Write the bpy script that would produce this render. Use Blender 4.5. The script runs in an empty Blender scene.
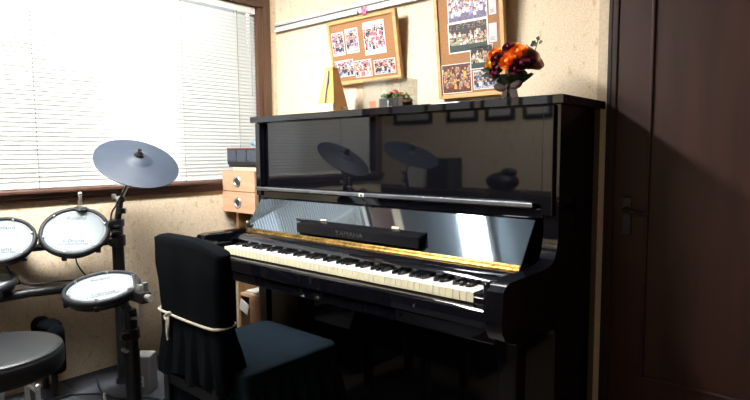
import bpy, bmesh, math, random
from mathutils import Vector, Matrix, Euler
random.seed(7)
PI = math.pi
S = bpy.context.scene
COL = S.collection

# ------------------------------------------------------------------ camera
cam_d = bpy.data.cameras.new('camera')
cam = bpy.data.objects.new('camera', cam_d); COL.objects.link(cam)
FW = Vector((-0.65383432, 0.75161403, -0.08704609)); RT = Vector((0.754841, 0.65587437, -0.00662374)); UP = RT.cross(FW)
m = Matrix((RT, UP, -FW)).transposed().to_4x4(); m.translation = Vector((2.15228, -1.97368, 1.14516))
cam.matrix_world = m
cam_d.sensor_width = 36; cam_d.lens = 553.58 / 750 * 36; cam_d.clip_start = 0.02
S.camera = cam
# ------------------------------------------------------------------ world, exposure
W = bpy.data.worlds.new('daylight'); S.world = W; W.use_nodes = True
W.node_tree.nodes['Background'].inputs[0].default_value = (0.78, 0.89, 1.0, 1)
W.node_tree.nodes['Background'].inputs[1].default_value = 9.0
S.view_settings.view_transform = 'Standard'; S.view_settings.look = 'None'
S.view_settings.exposure = 0.0; S.view_settings.gamma = 1; S.view_settings.use_curve_mapping = False
try:
    S.cycles.max_bounces = 8; S.cycles.diffuse_bounces = 4; S.cycles.glossy_bounces = 4
    S.cycles.transparent_max_bounces = 16; S.cycles.sample_clamp_indirect = 6; S.cycles.caustics_reflective = False
except Exception: pass
LAMP_POWER = 168.0
# daylight entering through the window opening (sampling portal for the world light)
pd = bpy.data.lights.new('window_portal', 'AREA'); pd.shape = 'RECTANGLE'; pd.size = 1.45; pd.size_y = 0.95
po = bpy.data.objects.new('window_portal', pd); COL.objects.link(po)
po.location = (-0.36, -0.82, 1.46); po.rotation_euler = (0, -PI/2, 0)
pd.cycles.is_portal = True

# ------------------------------------------------------------------ materials
def new_mat(name):
    mt = bpy.data.materials.new(name); mt.use_nodes = True
    return mt, mt.node_tree.nodes, mt.node_tree.links, mt.node_tree.nodes['Principled BSDF']
def setv(b, **k):
    for n, v in k.items():
        n = n.replace('_', ' ')
        if n in b.inputs:
            b.inputs[n].default_value = v
def plain(name, col, rough=0.5, metal=0.0, noise=0.0, nscale=20, bump=0.0, bscale=200, **k):
    mt, N, L, b = new_mat(name)
    c = (col[0], col[1], col[2], 1)
    setv(b, Base_Color=c, Roughness=rough, Metallic=metal, **k)
    tc = N.new('ShaderNodeTexCoord')
    if noise:
        n = N.new('ShaderNodeTexNoise'); n.inputs['Scale'].default_value = nscale; n.inputs['Detail'].default_value = 4
        L.new(tc.outputs['Object'], n.inputs['Vector'])
        r = N.new('ShaderNodeValToRGB'); r.color_ramp.elements[0].position = .3; r.color_ramp.elements[1].position = .7
        r.color_ramp.elements[0].color = tuple(x*(1-noise) for x in col) + (1,)
        r.color_ramp.elements[1].color = tuple(min(1, x*(1+noise)) for x in col) + (1,)
        L.new(n.outputs['Fac'], r.inputs[0]); L.new(r.outputs[0], b.inputs['Base Color'])
    if bump:
        n = N.new('ShaderNodeTexNoise'); n.inputs['Scale'].default_value = bscale; n.inputs['Detail'].default_value = 3
        L.new(tc.outputs['Object'], n.inputs['Vector'])
        bp = N.new('ShaderNodeBump'); bp.inputs['Strength'].default_value = bump; bp.inputs['Distance'].default_value = .002
        L.new(n.outputs['Fac'], bp.inputs['Height']); L.new(bp.outputs[0], b.inputs['Normal'])
    return mt
def wood(name, c1, c2, rough=0.4, scale=(1.5, 30, 30), **k):
    mt, N, L, b = new_mat(name)
    tc = N.new('ShaderNodeTexCoord'); mp = N.new('ShaderNodeMapping'); mp.inputs['Scale'].default_value = scale
    n = N.new('ShaderNodeTexNoise'); n.inputs['Scale'].default_value = 2.0; n.inputs['Detail'].default_value = 6; n.inputs['Distortion'].default_value = .4
    r = N.new('ShaderNodeValToRGB'); r.color_ramp.elements[0].position = .35; r.color_ramp.elements[1].position = .68
    r.color_ramp.elements[0].color = c1 + (1,); r.color_ramp.elements[1].color = c2 + (1,)
    L.new(tc.outputs['Object'], mp.inputs[0]); L.new(mp.outputs[0], n.inputs['Vector']); L.new(n.outputs['Fac'], r.inputs[0])
    L.new(r.outputs[0], b.inputs['Base Color']); setv(b, Roughness=rough, **k)
    return mt
def wallpaper(name, base):
    mt, N, L, b = new_mat(name)
    tc = N.new('ShaderNodeTexCoord')
    def noise(sc, det, mapscale=(1, 1, 1)):
        mp = N.new('ShaderNodeMapping'); mp.inputs['Scale'].default_value = mapscale
        n = N.new('ShaderNodeTexNoise'); n.inputs['Scale'].default_value = sc; n.inputs['Detail'].default_value = det
        L.new(tc.outputs['Object'], mp.inputs[0]); L.new(mp.outputs[0], n.inputs['Vector']); return n
    fine = noise(170, 3); fleck = noise(38, 2, (1, 1, .6)); big = noise(2.5, 2)
    r1 = N.new('ShaderNodeValToRGB'); r1.color_ramp.elements[0].position = .35; r1.color_ramp.elements[1].position = .6
    r1.color_ramp.elements[0].color = tuple(x*.86 for x in base) + (1,); r1.color_ramp.elements[1].color = tuple(min(1, x*1.06) for x in base) + (1,)
    L.new(fine.outputs['Fac'], r1.inputs[0])
    r2 = N.new('ShaderNodeValToRGB'); r2.color_ramp.elements[0].position = .30; r2.color_ramp.elements[1].position = .40
    r2.color_ramp.elements[0].color = (.84, .76, .66, 1); r2.color_ramp.elements[1].color = (1, 1, 1, 1)
    L.new(fleck.outputs['Fac'], r2.inputs[0])
    mx = N.new('ShaderNodeMixRGB'); mx.blend_type = 'MULTIPLY'; mx.inputs[0].default_value = 1
    L.new(r1.outputs[0], mx.inputs[1]); L.new(r2.outputs[0], mx.inputs[2])
    r3 = N.new('ShaderNodeValToRGB'); r3.color_ramp.elements[0].color = (.93, .91, .88, 1); r3.color_ramp.elements[1].color = (1, 1, 1, 1)
    L.new(big.outputs['Fac'], r3.inputs[0])
    m2 = N.new('ShaderNodeMixRGB'); m2.blend_type = 'MULTIPLY'; m2.inputs[0].default_value = 1
    L.new(mx.outputs[0], m2.inputs[1]); L.new(r3.outputs[0], m2.inputs[2])
    L.new(m2.outputs[0], b.inputs['Base Color']); setv(b, Roughness=.85)
    bp = N.new('ShaderNodeBump'); bp.inputs['Strength'].default_value = .5; bp.inputs['Distance'].default_value = .003
    L.new(fine.outputs['Fac'], bp.inputs['Height']); L.new(bp.outputs[0], b.inputs['Normal'])
    return mt
def emit(name, col, s):
    mt, N, L, b = new_mat(name)
    setv(b, Base_Color=(0.8, 0.8, 0.8, 1), Emission_Color=col + (1,), Emission_Strength=s); return mt
def clear(name, tint, gloss=0.06, rough=0.02):
    mt = bpy.data.materials.new(name); mt.use_nodes = True
    N = mt.node_tree.nodes; L = mt.node_tree.links; N.clear()
    o = N.new('ShaderNodeOutputMaterial'); t = N.new('ShaderNodeBsdfTransparent'); g = N.new('ShaderNodeBsdfGlossy'); mx = N.new('ShaderNodeMixShader')
    t.inputs[0].default_value = tint + (1,); g.inputs['Roughness'].default_value = rough; mx.inputs[0].default_value = gloss
    L.new(t.outputs[0], mx.inputs[1]); L.new(g.outputs[0], mx.inputs[2]); L.new(mx.outputs[0], o.inputs[0]); return mt
def slat_mat():
    mt = bpy.data.materials.new('blind_slat_white'); mt.use_nodes = True
    N = mt.node_tree.nodes; L = mt.node_tree.links; N.clear()
    o = N.new('ShaderNodeOutputMaterial'); d = N.new('ShaderNodeBsdfDiffuse'); t = N.new('ShaderNodeBsdfTranslucent'); mx = N.new('ShaderNodeMixShader')
    d.inputs[0].default_value = (.62, .61, .57, 1); t.inputs[0].default_value = (.78, .78, .74, 1); mx.inputs[0].default_value = .32
    L.new(d.outputs[0], mx.inputs[1]); L.new(t.outputs[0], mx.inputs[2]); L.new(mx.outputs[0], o.inputs[0]); return mt

M = {}
M['wall'] = wallpaper('cream_speckled_wallpaper', (.83, .69, .515))
M['ceil'] = plain('ceiling_grey', (.19, .235, .27), .9, bump=.2)
M['floor'] = wood('brown_floor_boards', (.03, .018, .012), (.05, .03, .018), .4, (3, 1, 3))
M['frame'] = wood('dark_brown_window_wood', (.055, .026, .018), (.11, .05, .032), .4, (20, 1.5, 20))
M['framev'] = wood('dark_brown_window_wood_upright', (.055, .026, .015), (.115, .055, .030), .4, (20, 20, 1.5))
M['door'] = wood('dark_red_brown_door_veneer', (.024, .008, .006), (.042, .013, .009), .55, (9, 9, 1.0), Specular_IOR_Level=.3)
M['doorf'] = wood('dark_door_frame_wood', (.016, .006, .005), (.03, .010, .007), .55, (9, 9, 1.0), Specular_IOR_Level=.3)
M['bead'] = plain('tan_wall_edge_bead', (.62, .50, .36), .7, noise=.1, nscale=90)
M['piano'] = plain('black_polyester_gloss', (.003, .0032, .005), .035, noise=.1, IOR=1.45)
M['pianos'] = plain('black_satin_lacquer', (.006, .006, .008), .22)
M['fallb'] = plain('black_mirror_lacquer_fallboard', (.006, .007, .009), .045, IOR=2.25, Specular_Tint=(.74, .87, 1.0, 1))
M['brass'] = plain('aged_brass', (.24, .145, .040), .38, 1.0, noise=.75, nscale=60)
M['nickel_glint'] = plain('brushed_nickel_and_glint', (.40, .44, .52), .25, 1.0)  # nickel fittings, and the lamp glint painted along the piano rail
M['chrome'] = plain('chrome', (.90, .91, .93), .28, 1.0)
M['white_key'] = plain('white_key_top', (.86, .86, .84), .18)
M['ivory'] = plain('ivory_key_front', (.66, .62, .44), .35)
M['black_key'] = plain('black_key', (.006, .006, .007), .15)
M['felt'] = plain('dark_felt', (.03, .012, .012), .95)
M['lampw'] = emit('fluorescent_diffuser', (1.0, .98, .94), LAMP_POWER)
M['white_p'] = plain('white_painted_metal', (.78, .77, .73), .4)
M['slat'] = slat_mat()
M['cord'] = plain('blind_cord_grey', (.10, .10, .10), .8)
M['glass_dim'] = clear('light_dimming_glass', (.50, .52, .52), .08)  # tint added to hold back daylight on either side of the open middle
M['glass_c'] = clear('clear_window_glass', (.97, .98, .98), .06)
M['acryl'] = clear('clear_acrylic', (.90, .92, .92), .09)
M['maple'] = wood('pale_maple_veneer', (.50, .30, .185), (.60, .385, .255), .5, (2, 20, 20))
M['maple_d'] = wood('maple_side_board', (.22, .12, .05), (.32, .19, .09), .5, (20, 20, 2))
M['cork'] = plain('cork', (.34, .17, .075), .95, noise=.28, nscale=220, bump=.3)
M['pine'] = wood('pine_frame', (.56, .31, .12), (.66, .40, .18), .5, (4, 20, 20))
M['black_pl'] = plain('black_plastic', (.005, .005, .006), .4)
M['black_m'] = plain('black_powder_coated_metal', (.004, .005, .007), .42, .0)
M['rubber'] = plain('black_rubber', (.006, .008, .012), .55)
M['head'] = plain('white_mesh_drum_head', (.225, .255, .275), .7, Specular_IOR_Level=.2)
M['print_g'] = plain('grey_print', (.06, .07, .085), .6)
M['cymb'] = plain('grey_blue_rubber_cymbal', (.028, .038, .058), .52, noise=.10, nscale=14, Specular_IOR_Level=.25)
M['vinyl'] = plain('black_vinyl', (.008, .010, .013), .42, bump=.25, bscale=260)
M['fabric'] = plain('black_cotton_fabric', (.0010, .0018, .0030), .95, noise=.2, nscale=9, bump=.4, bscale=500, Specular_IOR_Level=.06)
M['fabric2'] = plain('blue_black_seat_fabric', (.0022, .0066, .0115), .95, noise=.25, nscale=7, bump=.4, bscale=500, Specular_IOR_Level=.12)
M['string'] = plain('cream_braided_cord', (.34, .32, .27), .8, bump=.8, bscale=500)
M['carpet'] = plain('dark_grey_needle_carpet', (.030, .033, .042), .95, noise=.25, nscale=60, bump=.6, bscale=400)
M['silver'] = plain('silver_grey_plastic', (.20, .205, .22), .45)
M['paper'] = plain('white_paper', (.62, .62, .62), .7)
M['paperb'] = plain('pale_blue_plastic_bag', (.18, .26, .42), .4, noise=.5, nscale=60)
M['cream'] = plain('cream_card', (.58, .50, .36), .6)
M['coral'] = plain('coral_card', (.70, .20, .10), .6)
M['yellow_w'] = plain('pale_yellow_wood', (.80, .68, .38), .45, noise=.06)
M['orange_w'] = plain('honey_wood', (.62, .34, .09), .4, noise=.08)
M['dgrey_b'] = plain('dark_grey_basket', (.022, .025, .03), .7, noise=.4, nscale=120, bump=.8, bscale=200)
M['green'] = plain('leaf_green', (.11, .20, .035), .6, noise=.35, nscale=60)
M['dgreen'] = plain('dark_leaf', (.02, .028, .015), .6, noise=.3, nscale=60)
M['red'] = plain('red_petals', (.70, .04, .07), .6)
M['pink'] = plain('pink_petals', (.72, .20, .36), .6)
M['orange'] = plain('orange_petals', (1.0, .27, .03), .6, noise=.2, nscale=70)
M['yellow'] = plain('yellow_petals', (.98, .55, .05), .6, noise=.2, nscale=70)
M['burg'] = plain('burgundy_petals', (.14, .012, .035), .6, noise=.3, nscale=70)
M['kraft'] = plain('brown_wrapping_paper', (.19, .080, .042), .7, noise=.2, nscale=50)
M['ribbon'] = plain('dark_brown_ribbon', (.022, .008, .005), .75)
M['vase'] = clear('clear_vase_glass', (.85, .87, .86), .15)
M['redline'] = plain('red_trim', (.10, .015, .02), .5)
M['screen'] = plain('grey_blue_pocket_front', (.035, .045, .065), .4, noise=.3, nscale=90)
M['darkwood'] = wood('very_dark_furniture_wood', (.02, .012, .008), (.035, .02, .013), .5)

# ------------------------------------------------------------------ mesh helpers
class B:
    def __init__(s): s.bm = bmesh.new()
    def _merge(s, t, mi=0, mat=None):
        if mat is not None: bmesh.ops.transform(t, matrix=mat, verts=t.verts)
        me = bpy.data.meshes.new('tmp')
        for f in t.faces: f.material_index = mi
        t.to_mesh(me); s.bm.from_mesh(me); t.free(); bpy.data.meshes.remove(me)
    def box(s, lo, hi, bev=0.0, mi=0, rot=None, seg=2):
        t = bmesh.new(); bmesh.ops.create_cube(t, size=1)
        lo = Vector(lo); hi = Vector(hi); c = (lo+hi)/2; d = hi-lo
        bmesh.ops.scale(t, vec=(abs(d.x), abs(d.y), abs(d.z)), verts=t.verts)
        if bev: bmesh.ops.bevel(t, geom=t.edges[:], offset=min(bev, .49*min(abs(x) for x in d)), segments=seg, profile=.5, affect='EDGES')
        mt = Matrix.Translation(c)
        if rot is not None: mt = mt @ Euler(rot).to_matrix().to_4x4()
        s._merge(t, mi, mt); return s
    def cyl(s, p0, p1, r0, r1=None, seg=20, mi=0, bev=0.0):
        r1 = r0 if r1 is None else r1
        p0 = Vector(p0); p1 = Vector(p1); d = p1-p0
        t = bmesh.new(); bmesh.ops.create_cone(t, cap_ends=True, segments=seg, radius1=r0, radius2=r1, depth=d.length)
        if bev:
            es = [e for e in t.edges if len(e.link_faces) == 2 and any(len(f.verts) > 4 for f in e.link_faces)]
            bmesh.ops.bevel(t, geom=es, offset=bev, segments=2, profile=.5, affect='EDGES')
        q = Vector((0, 0, 1)).rotation_difference(d.normalized()).to_matrix().to_4x4()
        s._merge(t, mi, Matrix.Translation((p0+p1)/2) @ q); return s
    def sph(s, c, r, sc=(1, 1, 1), mi=0, seg=14, rot=None):
        t = bmesh.new(); bmesh.ops.create_uvsphere(t, u_segments=seg, v_segments=max(6, seg//2+2), radius=r)
        bmesh.ops.scale(t, vec=sc, verts=t.verts)
        mt = Matrix.Translation(Vector(c))
        if rot is not None: mt = mt @ Euler(rot).to_matrix().to_4x4()
        s._merge(t, mi, mt); return s
    def lathe(s, prof, mat=None, seg=48, mi=0):
        t = bmesh.new(); rings = []
        for r, z in prof:
            if r < 1e-6: rings.append([t.verts.new((0, 0, z))])
            else: rings.append([t.verts.new((r*math.cos(2*PI*k/seg), r*math.sin(2*PI*k/seg), z)) for k in range(seg)])
        for a, b in zip(rings, rings[1:]):
            for k in range(seg):
                k2 = (k+1) % seg
                if len(a) == 1 and len(b) == 1: continue
                if len(a) == 1: t.faces.new((a[0], b[k2], b[k]))
                elif len(b) == 1: t.faces.new((a[k], a[k2], b[0]))
                else: t.faces.new((a[k], a[k2], b[k2], b[k]))
        bmesh.ops.recalc_face_normals(t, faces=t.faces)
        s._merge(t, mi, mat); return s
    def prism(s, poly, a, b, axis='x', mi=0, bev=0.0):
        """poly: 2D points in the two other axes (cyclic order x->yz, y->xz, z->xy), extruded from a to b along axis"""
        t = bmesh.new()
        def P(u, v, w): return {'x': (w, u, v), 'y': (u, w, v), 'z': (u, v, w)}[axis]
        va = [t.verts.new(P(u, v, a)) for u, v in poly]; vb = [t.verts.new(P(u, v, b)) for u, v in poly]
        n = len(poly)
        t.faces.new(va); t.faces.new(vb[::-1])
        for i in range(n): t.faces.new((va[i], vb[i], vb[(i+1) % n], va[(i+1) % n]))
        bmesh.ops.recalc_face_normals(t, faces=t.faces)
        if bev:
            bmesh.ops.bevel(t, geom=t.edges[:], offset=bev, segments=2, profile=.5, affect='EDGES')
        s._merge(t, mi); return s
    def tube(s, pts, r, seg=8, mi=0, smooth=True, closed=False):
        P = [Vector(p) for p in pts]
        if smooth and len(P) > 2:
            Q = []; n = len(P)
            for i in range(n-1):
                p0 = P[max(i-1, 0)]; p1 = P[i]; p2 = P[i+1]; p3 = P[min(i+2, n-1)]
                for k in range(6):
                    u = k/6
                    Q.append(.5*((2*p1)+(p2-p0)*u+(2*p0-5*p1+4*p2-p3)*u*u+(3*p1-p0-3*p2+p3)*u**3))
            Q.append(P[-1]); P = Q
        t = bmesh.new(); rings = []; up = None
        for i, p in enumerate(P):
            d = (P[min(i+1, len(P)-1)]-P[max(i-1, 0)]).normalized()
            if up is None:
                up = d.cross(Vector((0, 0, 1)))
                if up.length < .1: up = d.cross(Vector((1, 0, 0)))
            up = (up - d*up.dot(d)).normalized(); w = d.cross(up)
            rr = r if not callable(r) else r(i/(len(P)-1))
            rings.append([t.verts.new(p+rr*(up*math.cos(2*PI*k/seg)+w*math.sin(2*PI*k/seg))) for k in range(seg)])
        for a, b in zip(rings, rings[1:]):
            for k in range(seg): t.faces.new((a[k], a[(k+1) % seg], b[(k+1) % seg], b[k]))
        t.faces.new(rings[0][::-1]); t.faces.new(rings[-1])
        bmesh.ops.recalc_face_normals(t, faces=t.faces)
        s._merge(t, mi); return s
    def quad(s, a, b, c, d, mi=0):
        f = s.bm.faces.new([s.bm.verts.new(p) for p in (a, b, c, d)]); f.material_index = mi; return s
    def grid(s, fn, nu, nv, mi=0, closed=False):
        V = [[s.bm.verts.new(fn(i/nu, j/nv)) for j in range(nv+1)] for i in range(nu if closed else nu+1)]
        n = nu
        for i in range(n):
            i2 = (i+1) % nu if closed else i+1
            for j in range(nv):
                f = s.bm.faces.new((V[i][j], V[i2][j], V[i2][j+1], V[i][j+1])); f.material_index = mi
        return s
    def build(s, name, mats, parent=None, world=False, smooth=False, angle=35):
        if world and parent is not None:
            bmesh.ops.translate(s.bm, vec=-parent.location, verts=s.bm.verts)
        bmesh.ops.recalc_face_normals(s.bm, faces=s.bm.faces)
        me = bpy.data.meshes.new(name); s.bm.to_mesh(me); s.bm.free()
        if not isinstance(mats, (list, tuple)): mats = [mats]
        for x in mats: me.materials.append(x)
        if smooth:
            me.polygons.foreach_set('use_smooth', [True]*len(me.polygons))
            try: me.set_sharp_from_angle(angle=math.radians(angle))
            except Exception: pass
        o = bpy.data.objects.new(name, me); COL.objects.link(o)
        if smooth and angle < 100:
            wn = o.modifiers.new('weighted_normals', 'WEIGHTED_NORMAL'); wn.keep_sharp = True
        if parent is not None: o.parent = parent
        return o
def tag(o, label=None, cat=None, group=None, kind=None):
    if label: o['label'] = label
    if cat: o['category'] = cat
    if group: o['group'] = group
    if kind: o['kind'] = kind
    return o
def thing(name, loc, label, cat, group=None, rot=(0, 0, 0)):
    o = bpy.data.objects.new(name, None); COL.objects.link(o); o.location = loc; o.rotation_euler = rot; o.empty_display_size = .05
    return tag(o, label, cat, group)
def struct(o, label=None, cat=None): return tag(o, label, cat, kind='structure')
def part_copy(src, parent, loc=None):
    c = src.copy(); COL.objects.link(c); c.parent = parent
    if loc is not None: c.location = loc
    return c
def text_part(name, body, size, mat, parent, loc, rot, depth=.0004):
    cu = bpy.data.curves.new(name, 'FONT'); cu.body = body; cu.size = size; cu.extrude = depth; cu.align_x = 'CENTER'; cu.align_y = 'CENTER'
    tmp = bpy.data.objects.new('tmp_text', cu); COL.objects.link(tmp)
    dg = bpy.context.evaluated_depsgraph_get()
    me = bpy.data.meshes.new_from_object(tmp.evaluated_get(dg)); bpy.data.objects.remove(tmp)
    me.materials.clear(); me.materials.append(mat)
    o = bpy.data.objects.new(name, me); COL.objects.link(o); o.parent = parent; o.location = loc; o.rotation_euler = rot
    return o

# ================================================================== THE ROOM
XW = -0.268; ZC = 2.22; YB = -2.75; XR = 3.3; WY0, WY1, WZ0, WZ1 = -1.50, -.095, .985, 1.95
struct(B().box((-1.7, YB-.1, -.06), (XR+.1, .1, 0)).build('floor', M['floor']), 'dark brown board floor under the piano', 'floor')
struct(B().box((-1.7, YB-.1, ZC), (XR+.1, .1, ZC+.08)).build('ceiling', M['ceil']), 'grey ceiling above the piano', 'ceiling')
struct(B().box((XW, 0, 0), (XR, .1, ZC)).build('wall_back', M['wall']), 'cream speckled wallpapered wall behind the piano', 'wall')
w = B()
w.box((XW-.12, WY0-.06, 0), (XW, .1, WZ0)).box((XW-.12, WY0-.06, WZ1), (XW, .1, ZC))
w.box((XW-.12, WY0-.06, WZ0), (XW, WY0, WZ1)).box((XW-.12, WY1, WZ0), (XW, .1, WZ1))
struct(w.build('wall_left', M['wall']), 'tan speckled wallpapered wall below the window', 'wall')
struct(B().box((-1.6, -1.56, 0), (XW-.12, -1.46, ZC)).build('wall_alcove', M['wall']), 'cream wall of the side recess', 'wall')
struct(B().box((-1.7, YB, 0), (-1.6, -1.46, ZC)).build('wall_far_left', M['wall']), 'cream wall at the end of the side recess', 'wall')
struct(B().box((-1.7, YB-.1, 0), (XR, YB, ZC)).build('wall_front', M['wall']), 'cream wall facing the piano', 'wall')
struct(B().box((XR, YB-.1, 0), (XR+.1, .1, ZC)).build('wall_right', M['darkwood']), 'dark wooden side wall', 'wall')

# window ------------------------------------------------------------
win = struct(thing('window_1', (XW-.06, (WY0+WY1)/2, WZ0), 'wide window in dark brown wooden frame behind the white blind', 'window'))
f = B()
f.box((XW-.07, WY1-.002, WZ0-.03), (XW+.008, -.045, ZC-.10), .004)                 # right jamb casing
f.box((XW-.07, WY1-.03, WZ0), (XW-.0, WY1, WZ1), .003)
f.box((XW-.07, WY0-.06, WZ0-.03), (XW+.018, WY0, ZC-.10), .004)
f.build('window_frame', M['framev'], win, True)
f = B()
f.box((XW-.07, WY0, 1.905), (XW+.018, WY1, ZC-.10), .004)
f.build('window_head', M['frame'], win, True)
f = B()
f.box((XW-.07, WY0-.07, .990), (XW+.030, -.39, 1.006), .004).box((XW-.07, -.391, .990), (XW+.008, -.10, 1.006), .002)
f.box((XW-.005, WY0-.07, .972), (XW+.020, -.39, .990), .003).box((XW-.005, -.391, .972), (XW+.007, -.03, .990), .002)
f.box((XW-.005, WY0-.07, .955), (XW+.012, -.39, .972), .003).box((XW-.005, -.391, .955), (XW+.005, -.03, .972), .002)
f.build('window_sill', M['frame'], win, True)
def pane(y0, y1, mat, nm, x):  # unseen tinted panes, added so the blind glows brighter between them
    fr = B()
    for a, b_ in (((x, y0, WZ0+.02), (x+.02, y0+.025, 1.905)), ((x, y1-.025, WZ0+.02), (x+.02, y1, 1.905)),
                 ((x, y0, WZ0+.02), (x+.02, y1, WZ0+.05)), ((x, y0, 1.88), (x+.02, y1, 1.905))):
        fr.box(a, b_)
    s_ = fr.build('window_sash', M['white_p'], win, True)
    g = B().box((x+.008, y0+.025, WZ0+.05), (x+.012, y1-.025, 1.88)).build(nm, mat, s_)
    g.location = -win.location
pane(WY0, -.86, M['glass_dim'], 'dimming_pane', XW-.115)
pane(-.60, WY1-.03, M['glass_dim'], 'dimming_pane', XW-.115)
# picture rail ------------------------------------------------------
r = B(); r.box((XW+.012, -.014, 1.788), (1.44, 0, 1.838), .003)
r.box((XW+.012, -.020, 1.828), (1.44, 0, 1.838), .002).box((XW+.012, -.024, 1.788), (1.44, 0, 1.800), .002)
r.box((XW+.012, -.021, 1.8165), (1.44, -.012, 1.8205), 0, 1)
struct(r.build('trim_1', [M['white_p'], M['cord']]), 'white picture rail running along the back wall', 'picture rail')
# door --------------------------------------------------------------
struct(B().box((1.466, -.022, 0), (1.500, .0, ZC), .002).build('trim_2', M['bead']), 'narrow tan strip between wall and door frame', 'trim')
d = struct(thing('door_1', (1.95, 0, 0), 'dark red brown panelled wooden door beside the piano', 'door'))
f = B()
f.box((1.500, -.026, 0), (1.514, 0, ZC), .003).box((1.510, -.024, 0), (1.532, 0, ZC), .004).box((2.36, -.035, 0), (2.42, 0, ZC), .003)
f.build('door_frame', M['doorf'], d, True)
f = B()
f.box((1.532, -.018, .005), (2.36, .0, 2.15), .001)
f.build('door_leaf', M['door'], d, True)
f = B()
for (x0, x1, z0, z1) in ((1.633, 2.26, .375, 2.05), (1.633, 2.26, .08, .30)):
    for (a, c) in (((x0, z0), (x1, z0+.012)), ((x0, z1-.012), (x1, z1)), ((x0, z0), (x0+.012, z1)), ((x1-.012, z0), (x1, z1))):
        f.box((a[0], -.027, a[1]), (c[0], -.016, c[1]), .004)
f.build('panel_moulding', M['door'], d, True)
f = B()
f.box((1.560, -.026, .86), (1.592, -.016, .99), .004)
f.build('handle_plate', M['black_m'], d, True)
f = B(); f.cyl((1.576, -.026, .945), (1.576, -.072, .945), .011).tube([(1.576, -.070, .945), (1.60, -.074, .944), (1.64, -.072, .938), (1.655, -.070, .940)], .008)
f.build('door_handle', M['black_m'], d, True, True)

# ceiling lamp ------------------------------------------------------
lamp = thing('ceiling_lamp', (.31, -1.40, ZC), 'long white fluorescent ceiling lamp above the drums', 'lamp')
B().box((.255, -2.06, 2.17), (.445, -.80, ZC), .004).build('lamp_housing', M['white_p'], lamp, True)
B().box((.27, -2.04, 2.135), (.43, -.82, 2.172), .012).build('lamp_diffuser', M['lampw'], lamp, True)

# venetian blind ----------------------------------------------------
bl = thing('venetian_blind', (XW-.03, -.80, 1.90), 'closed white venetian blind covering the window', 'blind')
XB = XW-.026
B().box((XB-.016, WY0+.02, 1.868), (XB+.016, -.130, 1.903), .003).build('headrail', M['white_p'], bl, True)
B().box((XB-.012, WY0+.02, 1.008), (XB+.012, -.130, 1.020), .003).build('bottom_rail', M['white_p'], bl, True)
s_ = B(); z = 1.030; pitch = .0178; ang = math.radians(64)
while z < 1.864:
    cx, cz = math.cos(ang)*.0110, math.sin(ang)*.0110
    pts = []
    for k in range(4):
        u = -1+2*k/3
        pts.append((XB-cx*u+.0016*(1-u*u), z+cz*u+.0010*(1-u*u)))
    for (x0, z0), (x1, z1) in zip(pts, pts[1:]):
        s_.quad((x0, WY0+.025, z0), (x1, WY0+.025, z1), (x1, -.128, z1), (x0, -.128, z0))
    z += pitch
bmesh.ops.remove_doubles(s_.bm, verts=s_.bm.verts, dist=1e-5)
s_.build('slats', M['slat'], bl, True, True, 80)
for y in (-1.195, -.56, -.245):
    c = B()
    for dx in (-.014, .014): c.cyl((XB+dx, y, 1.01), (XB+dx, y, 1.87), .0014, seg=6)
    c.build('ladder_cord', M['cord'], bl, True)
c = B(); c.cyl((XB+.022, -.165, 1.45), (XB+.022, -.165, 1.87), .0028, seg=8).sph((XB+.022, -.165, 1.445), .006)
c.build('tilt_wand', M['acryl'], bl, True, True)

# ================================================================== PIANO
X0, X1 = .012, 1.480; YF = -.36
pn = thing('upright_piano', (.746, -.19, 0), 'glossy black upright piano with open keyboard standing against the cream wall', 'piano')
B().box((-.010, -.380, 1.283), (1.497, -.017, 1.310), .002).build('lid', M['piano'], pn, True)
def cheek(x0, x1):   # side panel with the arm that carries the keyboard
    prof = [(-.02, .03), (-.02, 1.283), (YF+.004, 1.283), (YF+.004, .880), (-.361, .858), (-.367, .838), (-.378, .820), (-.394, .808), (-.415, .802), (-.445, .799), (-.500, .798), (-.660, .798), (-.685, .792), (-.698, .778), (-.704, .70),
            (-.700, .668), (-.684, .645), (-.640, .628), (-.50, .610), (YF-.015, .60), (YF-.002, .58), (YF, .03)]
    return B().prism(prof, x0, x1, 'x')
cheek(1.432, X1).build('side_panel', M['piano'], pn, True, True, 30)
cheek(X0, .058).build('side_panel', M['piano'], pn, True, True, 30)
B().box((.058, -.335, .975), (1.432, -.322, 1.283)).build('upper_panel_backing', M['pianos'], pn, True)
B().box((.064, -.346, .986), (1.424, -.334, 1.281), .002).build('upper_panel', M['piano'], pn, True)
for a, b_ in ((.016, .050), (1.430, 1.466)):
    B().box((a, -.372, .945), (b_, -.350, 1.281), .004, seg=3).build('stile', M['piano'], pn, True)
B().box((.016, -.378, .968), (1.405, -.345, .985), .004, seg=3).build('rail_highlight_strip', M['nickel_glint'], pn, True)  # metal strip stands in for the lamp's highlight on the glossy black rail
B().box((.058, -.362, .935), (1.432, -.330, .968), .004).build('front_rail', M['piano'], pn, True)
lk = B().box((.682, -.3815, .970), (.708, -.377, .983), .001).build('lock_plate', M['paper'], pn, True)
B().box((.690, -.3835, .973), (.700, -.381, .979)).build('keyhole', M['felt'], lk).location = -pn.location
B().box((.058, -.20, .05), (1.432, -.03, 1.27)).build('back_frame', M['pianos'], pn, True)
B().box((.058, -.345, .09), (1.432, -.325, .605), .003).build('lower_panel', M['piano'], pn, True)
B().box((.058, -.350, .03), (1.432, -.05, .09), .003).build('bottom_board', M['pianos'], pn, True)
for x in (.10, 1.39):
    for y in (-.32, -.07):
        B().cyl((x-.01, y, .018), (x+.01, y, .018), .018, seg=14).box((x-.012, y-.012, .02), (x+.012, y+.012, .035)).build('caster', M['brass'], pn, True)
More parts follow.
